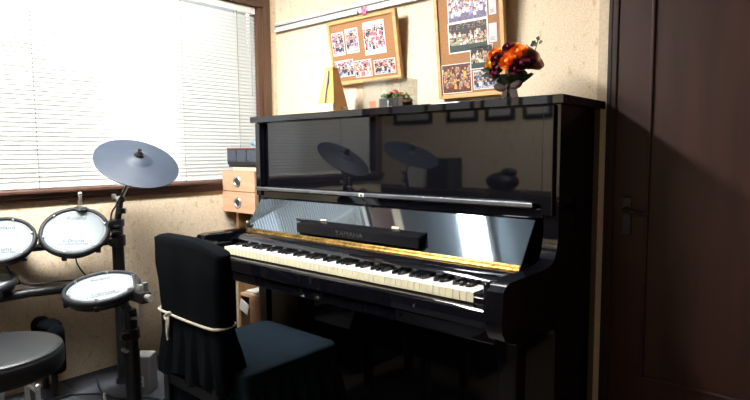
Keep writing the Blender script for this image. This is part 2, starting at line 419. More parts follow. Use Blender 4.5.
# fallboard (opened, leaning back) 
def fbp(x, s, o=0.0):   # along the board: s 0 bottom, 1 top ; o out of its face
    return Vector((x, -.45+.10*s-.8137*o, .80+.14*s+.5812*o))
f = B(); xa, xb = .034, 1.407
for i, (p, q) in enumerate([((0, 0), (1, 0))]):
    vs = [fbp(xa, 0), fbp(xb, 0), fbp(xb, 1.0), fbp(xa, 1.0)]
    vb = [fbp(xa, 0, -.016), fbp(xb, 0, -.016), fbp(xb, 1.0, -.016), fbp(xa, 1.0, -.016)]
    t = f.bm; A = [t.verts.new(v) for v in vs]; C = [t.verts.new(v) for v in vb]
    t.faces.new(A); t.faces.new(C[::-1])
    for k in range(4): t.faces.new((A[k], C[k], C[(k+1) % 4], A[(k+1) % 4]))
    bmesh.ops.bevel(t, geom=t.edges[:], offset=.0025, segments=2, profile=.5, affect='EDGES')
fb = f.build('fallboard', M['fallb'], pn, True)
def on_fb(b_, name, mat, smooth=False):
    o = b_.build(name, mat, fb, smooth=smooth); o.location = -pn.location; return o
g = B(); a = fbp(0, -.12); 
g.prism([(-.452, .797), (-.466, .783), (-.468, .787), (-.4545, .8015)], xa+.004, xb, 'x')
g.cyl((xa+.004, -.459, .7945), (xb, -.459, .7945), .0035, seg=8)
for k in range(20): g.cyl((xa+.05+k*.0685, -.4625, .7915), (xa+.05+k*.0685, -.4645, .7935), .0022, seg=8)
on_fb(g, 'brass_hinge', M['brass'])
g = B()  # folded music shelf on the board
def fbbox(bb, x0, x1, s0, s1, o0, o1, skew=0):
    t = bb.bm
    A = [t.verts.new(fbp(x0, s0, o0)), t.verts.new(fbp(x1, s0, o0)), t.verts.new(fbp(x1, s1, o0)), t.verts.new(fbp(x0-skew, s1, o0))]
    C = [t.verts.new(fbp(x0, s0, o1)), t.verts.new(fbp(x1, s0, o1)), t.verts.new(fbp(x1, s1, o1)), t.verts.new(fbp(x0-skew, s1, o1))]
    t.faces.new(A); t.faces.new(C[::-1])
    for k in range(4): t.faces.new((A[k], C[k], C[(k+1) % 4], A[(k+1) % 4]))
g.prism([(-.4438, .8087), (-.4575, .8120), (-.4585, .8500), (-.4030, .8620), (-.4060, .8616)], .400, 1.030, 'x')
fbbox(g, .345, .410, .395, .425, -.001, .008)
sh = on_fb(g, 'music_shelf', M['pianos'])
for x in (.505, .885):
    g = B(); fbbox(g, x-.016, x+.016, .44, .49, .0, .003); on_fb(g, 'shelf_clip', M['cream'])
tilt = math.atan2(.14, .10)
cc = Vector((.70, -.4592, .8300)) - pn.location
text_part('maker_lettering', 'YAMAHA', .026, plain('dull_brass_letters', (.035, .032, .03), .6, .2), pn, cc, (PI/2, 0, 0)).scale = (1.35, 1, 1)
# key bed area
B().box((.058, -.655, .615), (1.432, -.34, .665), .006).build('keybed', M['piano'], pn, True)
B().prism([(-.660, .655), (-.668, .662), (-.668, .706), (-.663, .713), (-.648, .713), (-.643, .706), (-.643, .655)], .077, 1.432, 'x', bev=.0015).build('key_slip', M['piano'], pn, True, True)
g = B()
g.prism([(-.462, .784), (-.475, .786), (-.500, .784), (-.520, .779), (-.535, .771), (-.541, .762), (-.538, .754), (-.530, .752), (-.462, .752)], .060, 1.430, 'x')
g.build('name_board', M['piano'], pn, True, True, 50)
B().box((.060, -.462, .66), (1.430, -.345, .784)).build('action_cover', M['pianos'], pn, True)
B().prism([(-.62, .713), (-.54, .713), (-.50, .725), (-.50, .665), (-.62, .665)], .12, 1.355, 'x').build('key_frame', M['felt'], pn, True)
for a, b_ in ((.058, .120), (1.353, 1.432)):
    B().box((a, -.638, .665), (b_, -.48, .737), .005, seg=3).build('key_block', M['piano'], pn, True, True)
B().box((1.418, -.696, .665), (1.434, -.55, .796), .006, seg=3).build('arm_block', M['piano'], pn, True, True)
B().box((.056, -.696, .665), (.078, -.55, .796), .006, seg=3).build('arm_block', M['piano'], pn, True, True)
# keys: 52 white, 36 black
KW = 1.227/52; k0 = .1232
bmk = B(); bmk.box((-.0112, -.6275, .7150), (.0112, -.50, .7448), .0012)
wk = bmk.build('white_key', [M['white_key'], M['ivory']], pn)
for p in wk.data.polygons:
    if p.normal.y < -.6: p.material_index = 1
wk.location = Vector((k0+KW/2, 0, 0))-pn.location
for i in range(1, 52): part_copy(wk, pn, Vector((k0+KW*(i+.5), 0, 0))-pn.location)
t = B(); t.prism([(-.586, .742), (-.582, .7545), (-.576, .7565), (-.505, .7575), (-.505, .742)], -.0058, .0058, 'x', bev=.0012)
bk = t.build('black_key', M['black_key'], pn)
pat = [1, 0, 1, 1, 0, 1, 1]   # after A, B, C, D, E, F, G : sharp follows (A yes, B no, C yes, D yes, E no, F yes, G yes)
first = True
for i in range(51):
    if pat[i % 7]:
        l = Vector((k0+KW*(i+1), 0, 0))-pn.location
        if first: bk.location = l; first = False
        else: part_copy(bk, pn, l)
# front legs with toe
for x in (.030, 1.418):
    g = B(); g.box((x, -.610, .06), (x+.058, -.548, .618), .006, seg=3)
    g.build('leg', M['piano'], pn, True, True)
    B().box((x-.006, -.640, .02), (x+.064, -.345, .07), .010, seg=3).build('toe_block', M['piano'], pn, True, True)
g = B(); g.cyl((.050, -.452, .80), (.050, -.452, .822), .005).sph((.050, -.452, .827), .007, mi=1)
g.build('fallboard_stop', [M['black_pl'], M['cream']], pn, True, True)
B().cyl((1.17, -.6685, .685), (1.17, -.672, .685), .004, seg=12).build('slip_screw', M['nickel_glint'], pn, True)
B().box((.20, -.672, .648), (.222, -.664, .672), .003).build('slip_catch', M['brass'], pn, True)
for x in (.66, .745, .83):
    g = B(); g.tube([(x, -.34, .075), (x, -.40, .078), (x, -.455, .070)], .009); g.sph((x, -.462, .069), .022, (1, 1.5, .35))
    g.build('pedal', M['brass'], pn, True, True)

# ================================================================== ITEMS ON THE PIANO
ZT = 1.3102
# metronome
mt_ = thing('metronome', (.345, -.185, ZT), 'pale yellow pyramid metronome on piano top below the smaller corkboard', 'metronome', rot=(0, 0, math.radians(6)))
g = B()
def pyr(bb, w0, d0, w1, d1, z0, z1, mi=0, cut=0):
    t = bb.bm
    A = [t.verts.new((sx*w0/2, sy*d0/2, z0)) for sx, sy in ((-1, -1), (1, -1), (1, 1), (-1, 1))]
    C = [t.verts.new((sx*w1/2, sy*d1/2, z1)) for sx, sy in ((-1, -1), (1, -1), (1, 1), (-1, 1))]
    fs = [t.faces.new(A[::-1]), t.faces.new(C)]
    for k in range(4): fs.append(t.faces.new((A[k], A[(k+1) % 4], C[(k+1) % 4], C[k])))
    for q in fs: q.material_index = mi
pyr(g, .110, .110, .038, .040, .008, .205, 0)
g.box((-.060, -.060, 0), (.060, .060, .012), .003).box((-.022, -.022, .203), (.022, .022, .212), .003)
g.build('case', M['orange_w'], mt_)
g = B(); pyr(g, .088, .003, .030, .003, .0, .150, 0); o = g.build('scale_plate', M['yellow_w'], mt_); o.location = (0, -.0465, .045); o.rotation_euler = (math.radians(-10), 0, 0)
g = B(); g.box((-.050, -.0585, .010), (.050, -.050, .050), .002); g.build('lower_front', M['yellow_w'], mt_)
g = B(); g.cyl((-.002, -.054, .048), (.003, -.030, .195), .0036, seg=8).prism([(-.007, -.012), (.007, -.012), (.009, .012), (-.009, .012)], -.036, -.030, 'y')
o = g.build('pendulum', M['silver'], mt_)
bmesh_ = o.data
for v in bmesh_.vertices:
    if abs(v.co.z) < .02: v.co.z += .15; v.co.y -= .004
g = B(); g.cyl((.052, .0, .03), (.066, .0, .03), .004).box((.064, -.010, .027), (.068, .010, .033), .001)
g.build('winding_key', M['nickel_glint'], mt_)
# planter in acrylic case
pc = thing('display_case', (.695, -.205, ZT), 'clear acrylic display box over the small planter', 'display box')
g = B(); a0, a1, b0, b1, h = -.098, .098, -.052, .062, .125
for lo, hi in (((a0, b0, 0), (a1, b0+.002, h)), ((a0, b1-.002, 0), (a1, b1, h)), ((a0, b0, 0), (a0+.002, b1, h)), ((a1-.002, b0, 0), (a1, b1, h)), ((a0, b0, h), (a1, b1, h+.002))): g.box(lo, hi)
g.build('case_walls', M['acryl'], pc)
pt = thing('planter', (.722, -.195, ZT+.0003), 'dark grey woven basket with red flowers and green leaves on the piano top', 'planter')
g = B(); g.box((-.060, -.034, .002), (.060, .034, .050), .006)
for k in range(9): g.box((-.060+k*.0145, -.036, .004), (-.053+k*.0145, -.033, .05), .001)
for z_ in (.014, .026, .038): g.box((-.0615, -.0355, z_), (.0615, .0355, z_+.004), .001)
g.build('basket', M['dgrey_b'], pt)
g = B(); g.sph((-.012, -.036, .034), .006, (1, .5, 1.5)).box((-.015, -.038, .014), (-.009, -.035, .03), .001)
g.build('rabbit_ornament', M['paper'], pt)
g = B(); rr = random.Random(3)
for k in range(46):
    x = rr.uniform(-.056, .056); y = rr.uniform(-.03, .03)
    g.sph((x, y, .052+rr.uniform(0, .014)), .008, (1, .8, .5), rot=(rr.uniform(-1, 1), rr.uniform(-1, 1), rr.uniform(0, 3)), seg=8)
g.build('foliage', M['green'], pt, smooth=True)
for x, y, z_ in ((-.016, -.012, .074), (.004, -.008, .080), (.016, -.016, .072), (-.004, .008, .076), (.022, .004, .070), (-.026, .002, .068)):
    g = B(); g.sph((x, y, z_), .007, (1, 1, .7), seg=8)
    for k in range(5):
        a = k*2*PI/5; g.sph((x+.006*math.cos(a), y+.006*math.sin(a), z_), .005, (1, 1, .6), seg=8)
    g.build('flower', M['red'], pt, smooth=True)
tag(B().box((-.028, -.001, 0), (.028, .001, .014)).build('name_card', M['paper']), 'small white card lying in front of the planter', 'card').location = (.715, -.244, ZT)
tag(B().box((-.018, -.001, 0), (.018, .001, .042)).build('greeting_card', M['coral']), 'coral red card standing left of the planter', 'card').location = (.632, -.235, ZT)

# bouquet
bq = thing('flower_bouquet', (1.240, -.20, ZT), 'wrapped bouquet of orange yellow and burgundy flowers on the piano top', 'bouquet')
def rose(c, r, mat, name='rose'):
    g = B(); rnd = random.Random(int(c[0]*9999)+int(c[2]*777)); ax = Vector((c[0]*4, -1, .35+(c[2]-.12)*4)).normalized()
    q = Vector((0, 0, 1)).rotation_difference(ax)
    g.sph(c, r*.34, seg=8)
    for rr_, top, n, ph in ((1.0, .15, 5, 0), (.80, .38, 5, .6), (.58, .55, 4, 1.1), (.36, .66, 3, .3)):
        def shell(u, v, rr_=rr_, top=top, n=n, ph=ph):
            a = u*2*PI; w = abs(math.sin(n*a/2+ph))
            rad = rr_*r*(.35+.65*math.sin(v*PI*.5))*(1+.13*w*v)+.0006*rnd.random()
            h_ = r*(-.55+(top+.55)*v**1.5-.20*(1-w)*v-.14*max(0, v-.8)*5)
            return Vector(c)+q @ Vector((rad*math.cos(a), rad*math.sin(a), h_))
        g.grid(shell, 24, 6, closed=True)
    return g.build(name, mat, bq, smooth=True, angle=180)
fl = [(-.042, -.050, .166, .024, 'orange'), (-.060, -.035, .150, .020, 'orange'), (.046, -.052, .162, .029, 'orange'), (.014, -.066, .133, .028, 'orange'), (-.008, -.03, .176, .018, 'orange'),
      (-.060, -.045, .134, .021, 'yellow'), (.012, -.045, .160, .020, 'yellow'), (.022, -.02, .186, .016, 'yellow'), (-.066, -.030, .116, .016, 'yellow'),
      (-.028, -.062, .148, .022, 'burg'), (.062, -.058, .122, .025, 'burg'), (.006, -.045, .184, .020, 'burg'), (-.022, -.062, .116, .022, 'burg'), (.040, -.062, .106, .020, 'burg'), (.082, -.035, .132, .018, 'burg'), (-.092, -.015, .130, .014, 'red'), (-.048, -.05, .104, .016, 'burg')]
for x, y, z_, r_, mm in fl: rose((x, y, z_), r_, M[mm], 'rose' if mm != 'yellow' else 'yellow_bloom')
g = B(); rr = random.Random(5)
def leaf(bb, p, d, L_, w_):
    p = Vector(p); d = Vector(d).normalized(); s_ = d.cross(Vector((0, -1, .3))).normalized()*w_; n = Vector((0, -.12*L_, 0))
    a = p; b_ = p+d*L_*.5+s_+n; c_ = p+d*L_; e_ = p+d*L_*.5-s_+n
    bb.bm.faces.new([bb.bm.verts.new(v) for v in (a, b_, c_)]); bb.bm.faces.new([bb.bm.verts.new(v) for v in (a, c_, e_)])
for k in range(44):
    a = rr.uniform(-.5, 3.6) if k % 2 else rr.uniform(PI, 2*PI)
    rad = rr.uniform(.03, .07)
    leaf(g, (rad*math.cos(a)*.9, rr.uniform(-.045, -.01), .112+rad*math.sin(a)*.35), (math.cos(a), rr.uniform(-.6, .2), math.sin(a)*.35), rr.uniform(.028, .05), .010)
g.build('dark_leaves', M['dgreen'], bq)
g = B(); g.tube([(.08, -.01, .15), (.096, -.020, .178), (.104, -.03, .192)], .0015)
for k in range(5): leaf(g, (.100+.006*math.cos(k), -.028, .186+.005*math.sin(k*2)), (math.cos(k*1.2), -.3, math.sin(k*1.2)), .018, .009)
g.build('leaf_sprig', M['dgreen'], bq)
g = B()  # kraft paper wrap: open cone folded at the right
def wrap(u, v):
    a = math.radians(-22+u*84); rad = .022+.084*v+.005*v*math.sin(u*7)
    return (.014+rad*math.cos(a)*1.04, .016-.055*v*v+.012*math.sin(u*13)*v, .122+rad*math.sin(a)*.66)
g.grid(wrap, 22, 8)
o = g.build('paper_wrap', M['kraft'], bq, smooth=True)
sm = o.modifiers.new('thick', 'SOLIDIFY'); sm.thickness = .0012
g = B()
def cone2(u, v):
    a = u*2*PI; rad = .016+.060*(1-v)*0+.052*v
    return (rad*math.cos(a)*1.15-.002, rad*math.sin(a)*.7, .050+.042*v+.004*math.sin(u*40)*v)
g.grid(cone2, 32, 4, closed=True); g.build('wrap_collar', M['dgreen'], bq, smooth=True)
g = B()
g.sph((-.030, -.030, .052), .020, (1.25, .5, .7), rot=(0, .3, 0)).sph((.030, -.030, .056), .020, (1.2, .5, .7), rot=(0, -.35, 0)).sph((0, -.034, .053), .009)
g.box((.010, -.034, .002), (.036, -.031, .055), .001, rot=(0, -.25, 0)).box((-.020, -.033, .015), (-.002, -.030, .05), .001, rot=(0, .25, 0))
g.build('ribbon_bow', M['ribbon'], bq, smooth=True)
g = B(); g.lathe([(0, 0), (.026, 0), (.028, .006), (.020, .028), (.018, .044), (.021, .056), (.018, .056), (.015, .044), (.017, .028), (.024, .008), (0, .005)], seg=24)
g.build('glass_vase', M['vase'], bq, smooth=True)

# ================================================================== CORKBOARDS
BT = math.atan2(.05, .30)   # tilt of the small board; the tall one hangs flatter
BT2 = math.atan2(.034, .30)
def board(x0, x1, z0, z1, label, BT=BT):
    o = thing('corkboard', (x0, -.016, z0), label, 'corkboard', 'corkboards on the back wall', rot=(BT, 0, 0))
    Wd, H = x1-x0, z1-z0
    B().box((.012, -.009, .012), (Wd-.012, .004, H-.012)).build('cork_sheet', M['cork'], o)
    g = B(); F = .0165
    g.box((0, -.016, 0), (F, .006, H), .002).box((Wd-F, -.016, 0), (Wd, .006, H), .002).box((F, -.016, 0), (Wd-F, .006, F), .002).box((F, -.016, H-F), (Wd-F, .006, H), .002)
    g.build('wooden_frame', M['pine'], o)
    return o
def on_board(o, X, Z, off=.0115):
    """world point lying on the tilted board at plan position X, height Z"""
    BT = o.rotation_euler[0]; zz = (Z-o.location.z)/math.cos(BT)
    return o.location + Vector((X-o.location.x, 0, 0)) + Matrix.Rotation(BT, 3, 'X') @ Vector((0, -off, zz))
cb1 = board(.202, .621, 1.468, 1.765, 'small corkboard with six snapshots hung left of the flowers')
cb2 = board(.820, 1.130, 1.362, 1.900, 'tall corkboard with concert photographs behind the flowers', BT2)
cols = bpy.data.materials.new('printed_photograph'); cols.use_nodes = True
_n = cols.node_tree; _a = _n.nodes.new('ShaderNodeVertexColor'); _a.layer_name = 'print'
_n.links.new(_a.outputs[0], _n.nodes['Principled BSDF'].inputs['Base Color']); _n.nodes['Principled BSDF'].inputs['Roughness'].default_value = .4
def photo(bd, x0, x1, z0, z1, style, seed, label, group, bw=.003, rot=0.0, name='photograph'):
    rnd = random.Random(seed); Wd, H = x1-x0, z1-z0
    nx = max(6, int(Wd/.0027)); nz = max(6, int(H/.0027))
    img = [[(1, 1, 1)]*nz for _ in range(nx)]
    if style in ('stage', 'fire', 'purple'):
        base = {'stage': (.012, .013, .020), 'fire': (.10, .03, .018), 'purple': (.11, .09, .17)}[style]
    elif style == 'white': base = (.80, .78, .80)
    else: base = (.36, .35, .42)
    for i in range(nx):
        for j in range(nz):
            k = rnd.uniform(.25, 1.9); img[i][j] = tuple(min(1, c*k) for c in base)
    skin = (.62, .33, .22)
    cl = {'kids': [(.80, .22, .34), (.75, .78, .85), (.03, .035, .08), (.03, .03, .05), (.62, .50, .58), (.78, .10, .16), (.10, .14, .30)],
          'white': [(.65, .12, .20), (.04, .04, .06), (.45, .12, .22), (.85, .83, .84), (.07, .07, .12)],
          'blue': [(.05, .09, .18), (.10, .18, .30), (.02, .03, .06), (.70, .74, .80)],
          'warm': [(.75, .35, .22), (.03, .03, .04), (.80, .74, .70), (.70, .12, .14)],
          'stage': [(.72, .68, .58), (.60, .58, .55), (.75, .72, .66), (.20, .32, .26), (.30, .20, .12)],
          'purple': [(.70, .70, .90), (.30, .28, .50), (.60, .62, .75), (.85, .85, .95)],
          'fire': [(.22, .10, .07), (.30, .18, .12), (.80, .36, .08), (.05, .03, .03), (.40, .25, .20)]}[style]
    rows = 4 if H > .1 else 3
    for r_ in range(rows):
        zc = nz*(.80-.62*r_/rows) if style != 'stage' else nz*(.62-.42*r_/rows)
        n = max(3, int(nx/4.6))
        for k in range(n):
            xc = (k+.5)*nx/n+rnd.uniform(-2.4, 2.4); zz = zc+rnd.uniform(-3.5, 3.5); c = rnd.choice(cl); hair = (.02, .015, .015)
            sk = tuple(min(1, s2*rnd.uniform(.8, 1.3)) for s2 in skin)
            for i in range(nx):
                for j in range(nz):
                    dx, dz = i-xc, j-zz
                    if abs(dx) < 2.4 and -7.5 < dz < -1.3: img[i][j] = tuple(min(1, q*rnd.uniform(.35, 1.5)) for q in c)
                    elif dx*dx+dz*dz < 2.3: img[i][j] = sk
                    elif dx*dx+(dz-1)**2 < 3.6: img[i][j] = hair
    if style == 'stage':
        for i in range(nx):
            for j in range(nz):
                if j > nz*.78 and rnd.random() < .10: img[i][j] = (.55, .30, .14)
                if j < nz*.22: img[i][j] = tuple(c*rnd.uniform(.5, 1.4) for c in (.02, .05, .045))
    if style == 'fire':
        for i in range(nx):
            for j in range(nz):
                if (i-nx*.78)**2/6+(j-nz*.62)**2/22 < 1.1: img[i][j] = (.95, .45, .08)
    bm = bmesh.new(); cl_ = bm.loops.layers.float_color.new('print')
    bx = bw
    def q(xa_, xb_, za_, zb_, y, c):
        f_ = bm.faces.new([bm.verts.new(p) for p in ((xa_, y, za_), (xb_, y, za_), (xb_, y, zb_), (xa_, y, zb_))])
        for l in f_.loops: l[cl_] = (c[0], c[1], c[2], 1)
    wi = (.80, .80, .80)
    q(0, Wd, 0, H, 0, wi); q(0, Wd, 0, H, -.0004, wi)
    q(0, 0.0003, 0, H, -.0002, wi)
    for i in range(nx):
        for j in range(nz):
            q(bx+(Wd-2*bx)*i/nx, bx+(Wd-2*bx)*(i+1)/nx, bx+(H-2*bx)*j/nz, bx+(H-2*bx)*(j+1)/nz, -.0006, img[i][j])
    me = bpy.data.meshes.new(name); bm.to_mesh(me); bm.free(); me.materials.append(cols)
    o = bpy.data.objects.new(name, me); COL.objects.link(o)
    o.location = on_board(bd, x0, z0, .0105); o.rotation_euler = (bd.rotation_euler[0], rot, 0)
    return tag(o, label, 'photograph', group)
G1, G2 = 'snapshots on the small corkboard', 'prints on the tall corkboard'
photo(cb1, .220, .300, 1.604, 1.710, 'kids', 1, 'portrait snapshot at the left end of the top row on the small corkboard', G1)
photo(cb1, .311, .391, 1.606, 1.717, 'kids', 2, 'portrait snapshot second in the top row of the small corkboard', G1)
photo(cb1, .425, .550, 1.586, 1.730, 'white', 3, 'largest snapshot, white with red figures, top right on the small corkboard', G1, .002)
photo(cb1, .220, .343, 1.505, 1.582, 'blue', 4, 'bluish group snapshot in lower left corner of the small corkboard', G1, .002)
photo(cb1, .350, .453, 1.494, 1.571, 'warm', 5, 'group snapshot in middle of the bottom row of the small corkboard', G1, .002)
photo(cb1, .468, .592, 1.496, 1.561, 'warm', 6, 'wide snapshot in the lower right corner of the small corkboard', G1, .002)
photo(cb2, 0.8840, 1.0610, 1.655, 1.775, 'purple', 7, 'purple lit concert photo, topmost on the tall corkboard', G2)
photo(cb2, 0.8800, 1.0610, 1.537, 1.655, 'stage', 8, 'dark stage photo of a choir in white, middle of the tall corkboard', G2, .005)
photo(cb2, 0.8390, 0.9790, 1.382, 1.498, 'fire', 9, 'dark reddish band photo with an orange glow, lower left on the tall corkboard', G2)
photo(cb2, 0.9770, 1.0780, 1.467, 1.557, 'stage', 10, 'small dark photo partly behind the orange flowers', G2)
photo(cb2, 0.9860, 1.1085, 1.388, 1.462, 'blue', 11, 'bluish photo low on the tall corkboard behind the bouquet', G2)
def card(bd, x0, x1, z0, z1, label):
    g = B(); g.box((0, -.0012, 0), (x1-x0, 0, z1-z0)); 
    for k in range(3): g.box((.006, -.0015, .008+k*.005), (x1-x0-.010, -.0011, .0095+k*.005), 0, 1)
    o = g.build('caption_card', [M['paper'], M['print_g']]); o.location = on_board(bd, x0, z0, .0105); o.rotation_euler = (bd.rotation_euler[0], 0, 0)
    tag(o, label, 'card', 'white cards on the tall corkboard')
card(cb2, 1.0680, 1.1000, 1.660, 1.760, 'upper white card beside the purple concert photo')
card(cb2, 1.0650, 1.0990, 1.560, 1.630, 'lower white card beside the dark choir photo')
# ribbon flower on the small board
rf = thing('ribbon_flower', on_board(cb1, .452, 1.776, .014), 'pink artificial flower fixed on the top edge of the small corkboard', 'flower')
g = B()
for k in range(7):
    a = k*2*PI/7; g.sph((.013*math.cos(a), -.004, .013*math.sin(a)), .010, (1.1, .35, .55), rot=(0, -a, 0), seg=8)
g.sph((0, -.008, 0), .006, seg=8); g.build('petals', M['pink'], rf, smooth=True)
g = B(); g.tube([(-.01, -.002, -.004), (-.03, -.002, -.010), (-.045, -.002, -.004)], .002)
leaf(g, (-.03, -.003, -.010), (-.6, -.1, .8), .022, .004); leaf(g, (-.012, -.003, -.004), (.1, 0, 1), .03, .005)
g.build('stem', M['dgreen'], rf)

# ================================================================== CABINET IN THE CORNER
cab = thing('drawer_cabinet', (-.125, -.19, 0), 'pale maple cabinet with two ring pull drawers between window and piano', 'cabinet')
B().box((-.256, -.355, .850), (.004, -.025, 1.056), .002).build('drawer_case', M['maple'], cab, True)
for z0, z1 in ((.955, 1.055), (.851, .952)):
    dr = B().box((-.258, -.374, z0), (.006, -.355, z1), .0015).build('drawer', M['maple'], cab, True)
    g = B(); zc = (z0+z1)/2-.002; mtx = Matrix.Translation((-.132, -.374, zc)) @ Matrix.Rotation(PI/2, 4, 'X')
    g.lathe([(.017, -.004), (.017, .001), (.020, .004), (.0255, .004), (.027, .002), (.027, 0), (.017, -.004)], mtx, 32)
    o = g.build('ring_pull', M['chrome'], dr, smooth=True); o.location = -cab.location
    g = B(); g.lathe([(0, .0005), (.0175, .0005), (.0175, -.002), (0, -.002)], mtx, 24); g.build('pull_recess', M['dgrey_b'], dr).location = -cab.location
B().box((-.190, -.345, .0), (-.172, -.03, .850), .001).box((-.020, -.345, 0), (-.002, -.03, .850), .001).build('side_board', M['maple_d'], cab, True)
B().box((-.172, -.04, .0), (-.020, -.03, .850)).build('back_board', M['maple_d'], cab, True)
B().box((-.172, -.345, .425), (-.020, -.04, .440), .001).build('shelf', M['maple'], cab, True)
B().box((-.095, -.348, .02), (-.020, -.330, .425), .001).build('front_board', M['maple'], cab, True)
g = B(); g.box((-.05, -.06, 0), (.05, .06, .012), .002)
o = g.build('paper_stack', M['paper']); o.location = (-.096, -.27, .441); tag(o, 'white papers on the cabinet shelf seen below the keyboard', 'papers')
g = B(); g.box((-.035, -.002, -.028), (.035, .002, .028), .0005)
o = g.build('white_notebook', M['paper']); o.location = (-.128, -.356, .375); o.rotation_euler = (0, .35, 0); tag(o, 'white notebook tilted against the lower part of the maple cabinet', 'notebook')
g = B(); g.box((-.105, -.09, 0), (.105, .09, .016), .002); o = g.build('cream_book', M['cream']); o.location = (-.10, -.26, 1.0565); tag(o, 'cream coloured book lying on the maple cabinet', 'book')
dv = thing('pocket_organizer', (-.10, -.262, 1.073), 'black organizer with three grey blue windows and a red top edge on the cabinet', 'organizer')
B().box((-.138, -.085, .0), (.100, .10, .012), .002).build('base', M['black_pl'], dv)
B().box((-.145, -.088, .012), (.104, .10, .092), .003).build('body', M['black_pl'], dv)
for k in range(3): B().box((-.141+k*.082, -.093, .026), (-.064+k*.082, -.087, .084), .003).build('window_panel', M['screen'], dv)
B().box((-.146, -.091, .086), (.104, .10, .094), .001).build('red_edge', M['redline'], dv)
g = B(); rr = random.Random(8)
def bag(u, v):
    a = u*2*PI; ph = v*PI; k = 1+.25*math.sin(5*a+3*v)+.12*math.sin(9*a)
    return (.066*k*math.sin(ph)*math.cos(a), .035*k*math.sin(ph)*math.sin(a), max(0, .024-.030*math.cos(ph)*(1+.3*math.sin(3*a))))
g.grid(bag, 28, 10, closed=True)
o = g.build('plastic_bag', M['paperb'], smooth=True); o.location = (-.085, -.25, 1.168); tag(o, 'crumpled pale blue plastic bag on top of the black organizer', 'bag')

# ================================================================== DRUM RISER
ZR = .22
g = B(); g.prism([(-.262, -.762), (.262, -.762), (.262, -1.13), (.75, -1.13), (.75, -1.95), (-.262, -1.95)], 0, ZR, 'z', bev=.004)
tag(g.build('drum_riser', M['carpet']), 'low platform covered in dark grey carpet under the drum kit', 'platform')

# ================================================================== DRUM RACK
rk = thing('drum_rack', (-.04, -1.02, ZR), 'black tubular drum rack holding the pads in front of the window', 'drum rack')
g = B(); g.cyl((-.018, -1.040, ZR), (-.056, -.998, .875), .0225, bev=.003)
g = B(); g.cyl((-.054, -1.0, ZR), (-.054, -1.0, .875), .0225, bev=.003); g.cyl((-.054, -1.0, ZR), (-.054, -1.0, ZR+.02), .032, .028)
g.build('rack_post', M['black_m'], rk, True, True)
g = B(); g.cyl((.210, -1.085, ZR), (.210, -1.085, .575), .0235, bev=.003).cyl((.210, -1.085, ZR), (.210, -1.085, .44), .027, bev=.002)
g.build('rack_post', M['black_m'], rk, True, True)
g = B(); g.cyl((.210, -1.085, .572), (.210, -1.085, .590), .0215, bev=.004); g.build('post_cap', M['cymb'], rk, True, True)
g = B(); g.tube([(-.054, -1.0, .80), (-.115, -1.09, .792), (-.20, -1.215, .788), (-.27, -1.31, .780)], .015, 14, smooth=False); g.build('upper_bar', M['black_m'], rk, True, True)
g = B(); g.tube([(.20, -1.08, .50), (-.03, -1.005, .62)], .015, 12, smooth=False); g.build('link_bar', M['black_m'], rk, True, True)
g = B(); g.tube([(-.05, -1.0, .628), (-.12, -1.30, .636), (-.12, -1.75, .636)], .0165, 14, smooth=False); g.build('lower_bar', M['black_m'], rk, True, True)
def clamp(x, y, z_, r_=.03, h_=.045):
    g = B(); g.cyl((x, y, z_-h_/2), (x, y, z_+h_/2), r_, seg=18, bev=.004)
    g.box((x+.012, y-.045, z_-.014), (x+.036, y-.012, z_+.014), .004)
    g.cyl((x+.028, y-.05, z_), (x+.028, y-.035, z_), .009, mi=0)
    return g.build('clamp', M['black_pl'], rk, True, True)
clamp(-.054, -1.0, .80); clamp(-.054, -1.0, .628); clamp(-.054, -1.0, .870, .028, .03); clamp(.210, -1.085, .50, .031, .04)
g = B(); g.box((-.028, -1.035, .835), (.004, -1.010, .850), .003).box((-.002, -1.040, .838), (.030, -1.022, .847), .003).box((-.036, -1.03, .858), (.020, -1.012, .868), .003)
g.build('wing_bolt', M['black_pl'], rk, True)
B().box((.222, -1.120, .440), (.236, -1.106, .450), .002).box((.200, -1.120, .440), (.214, -1.106, .450), .002).build('silver_label', M['chrome'], rk, True)

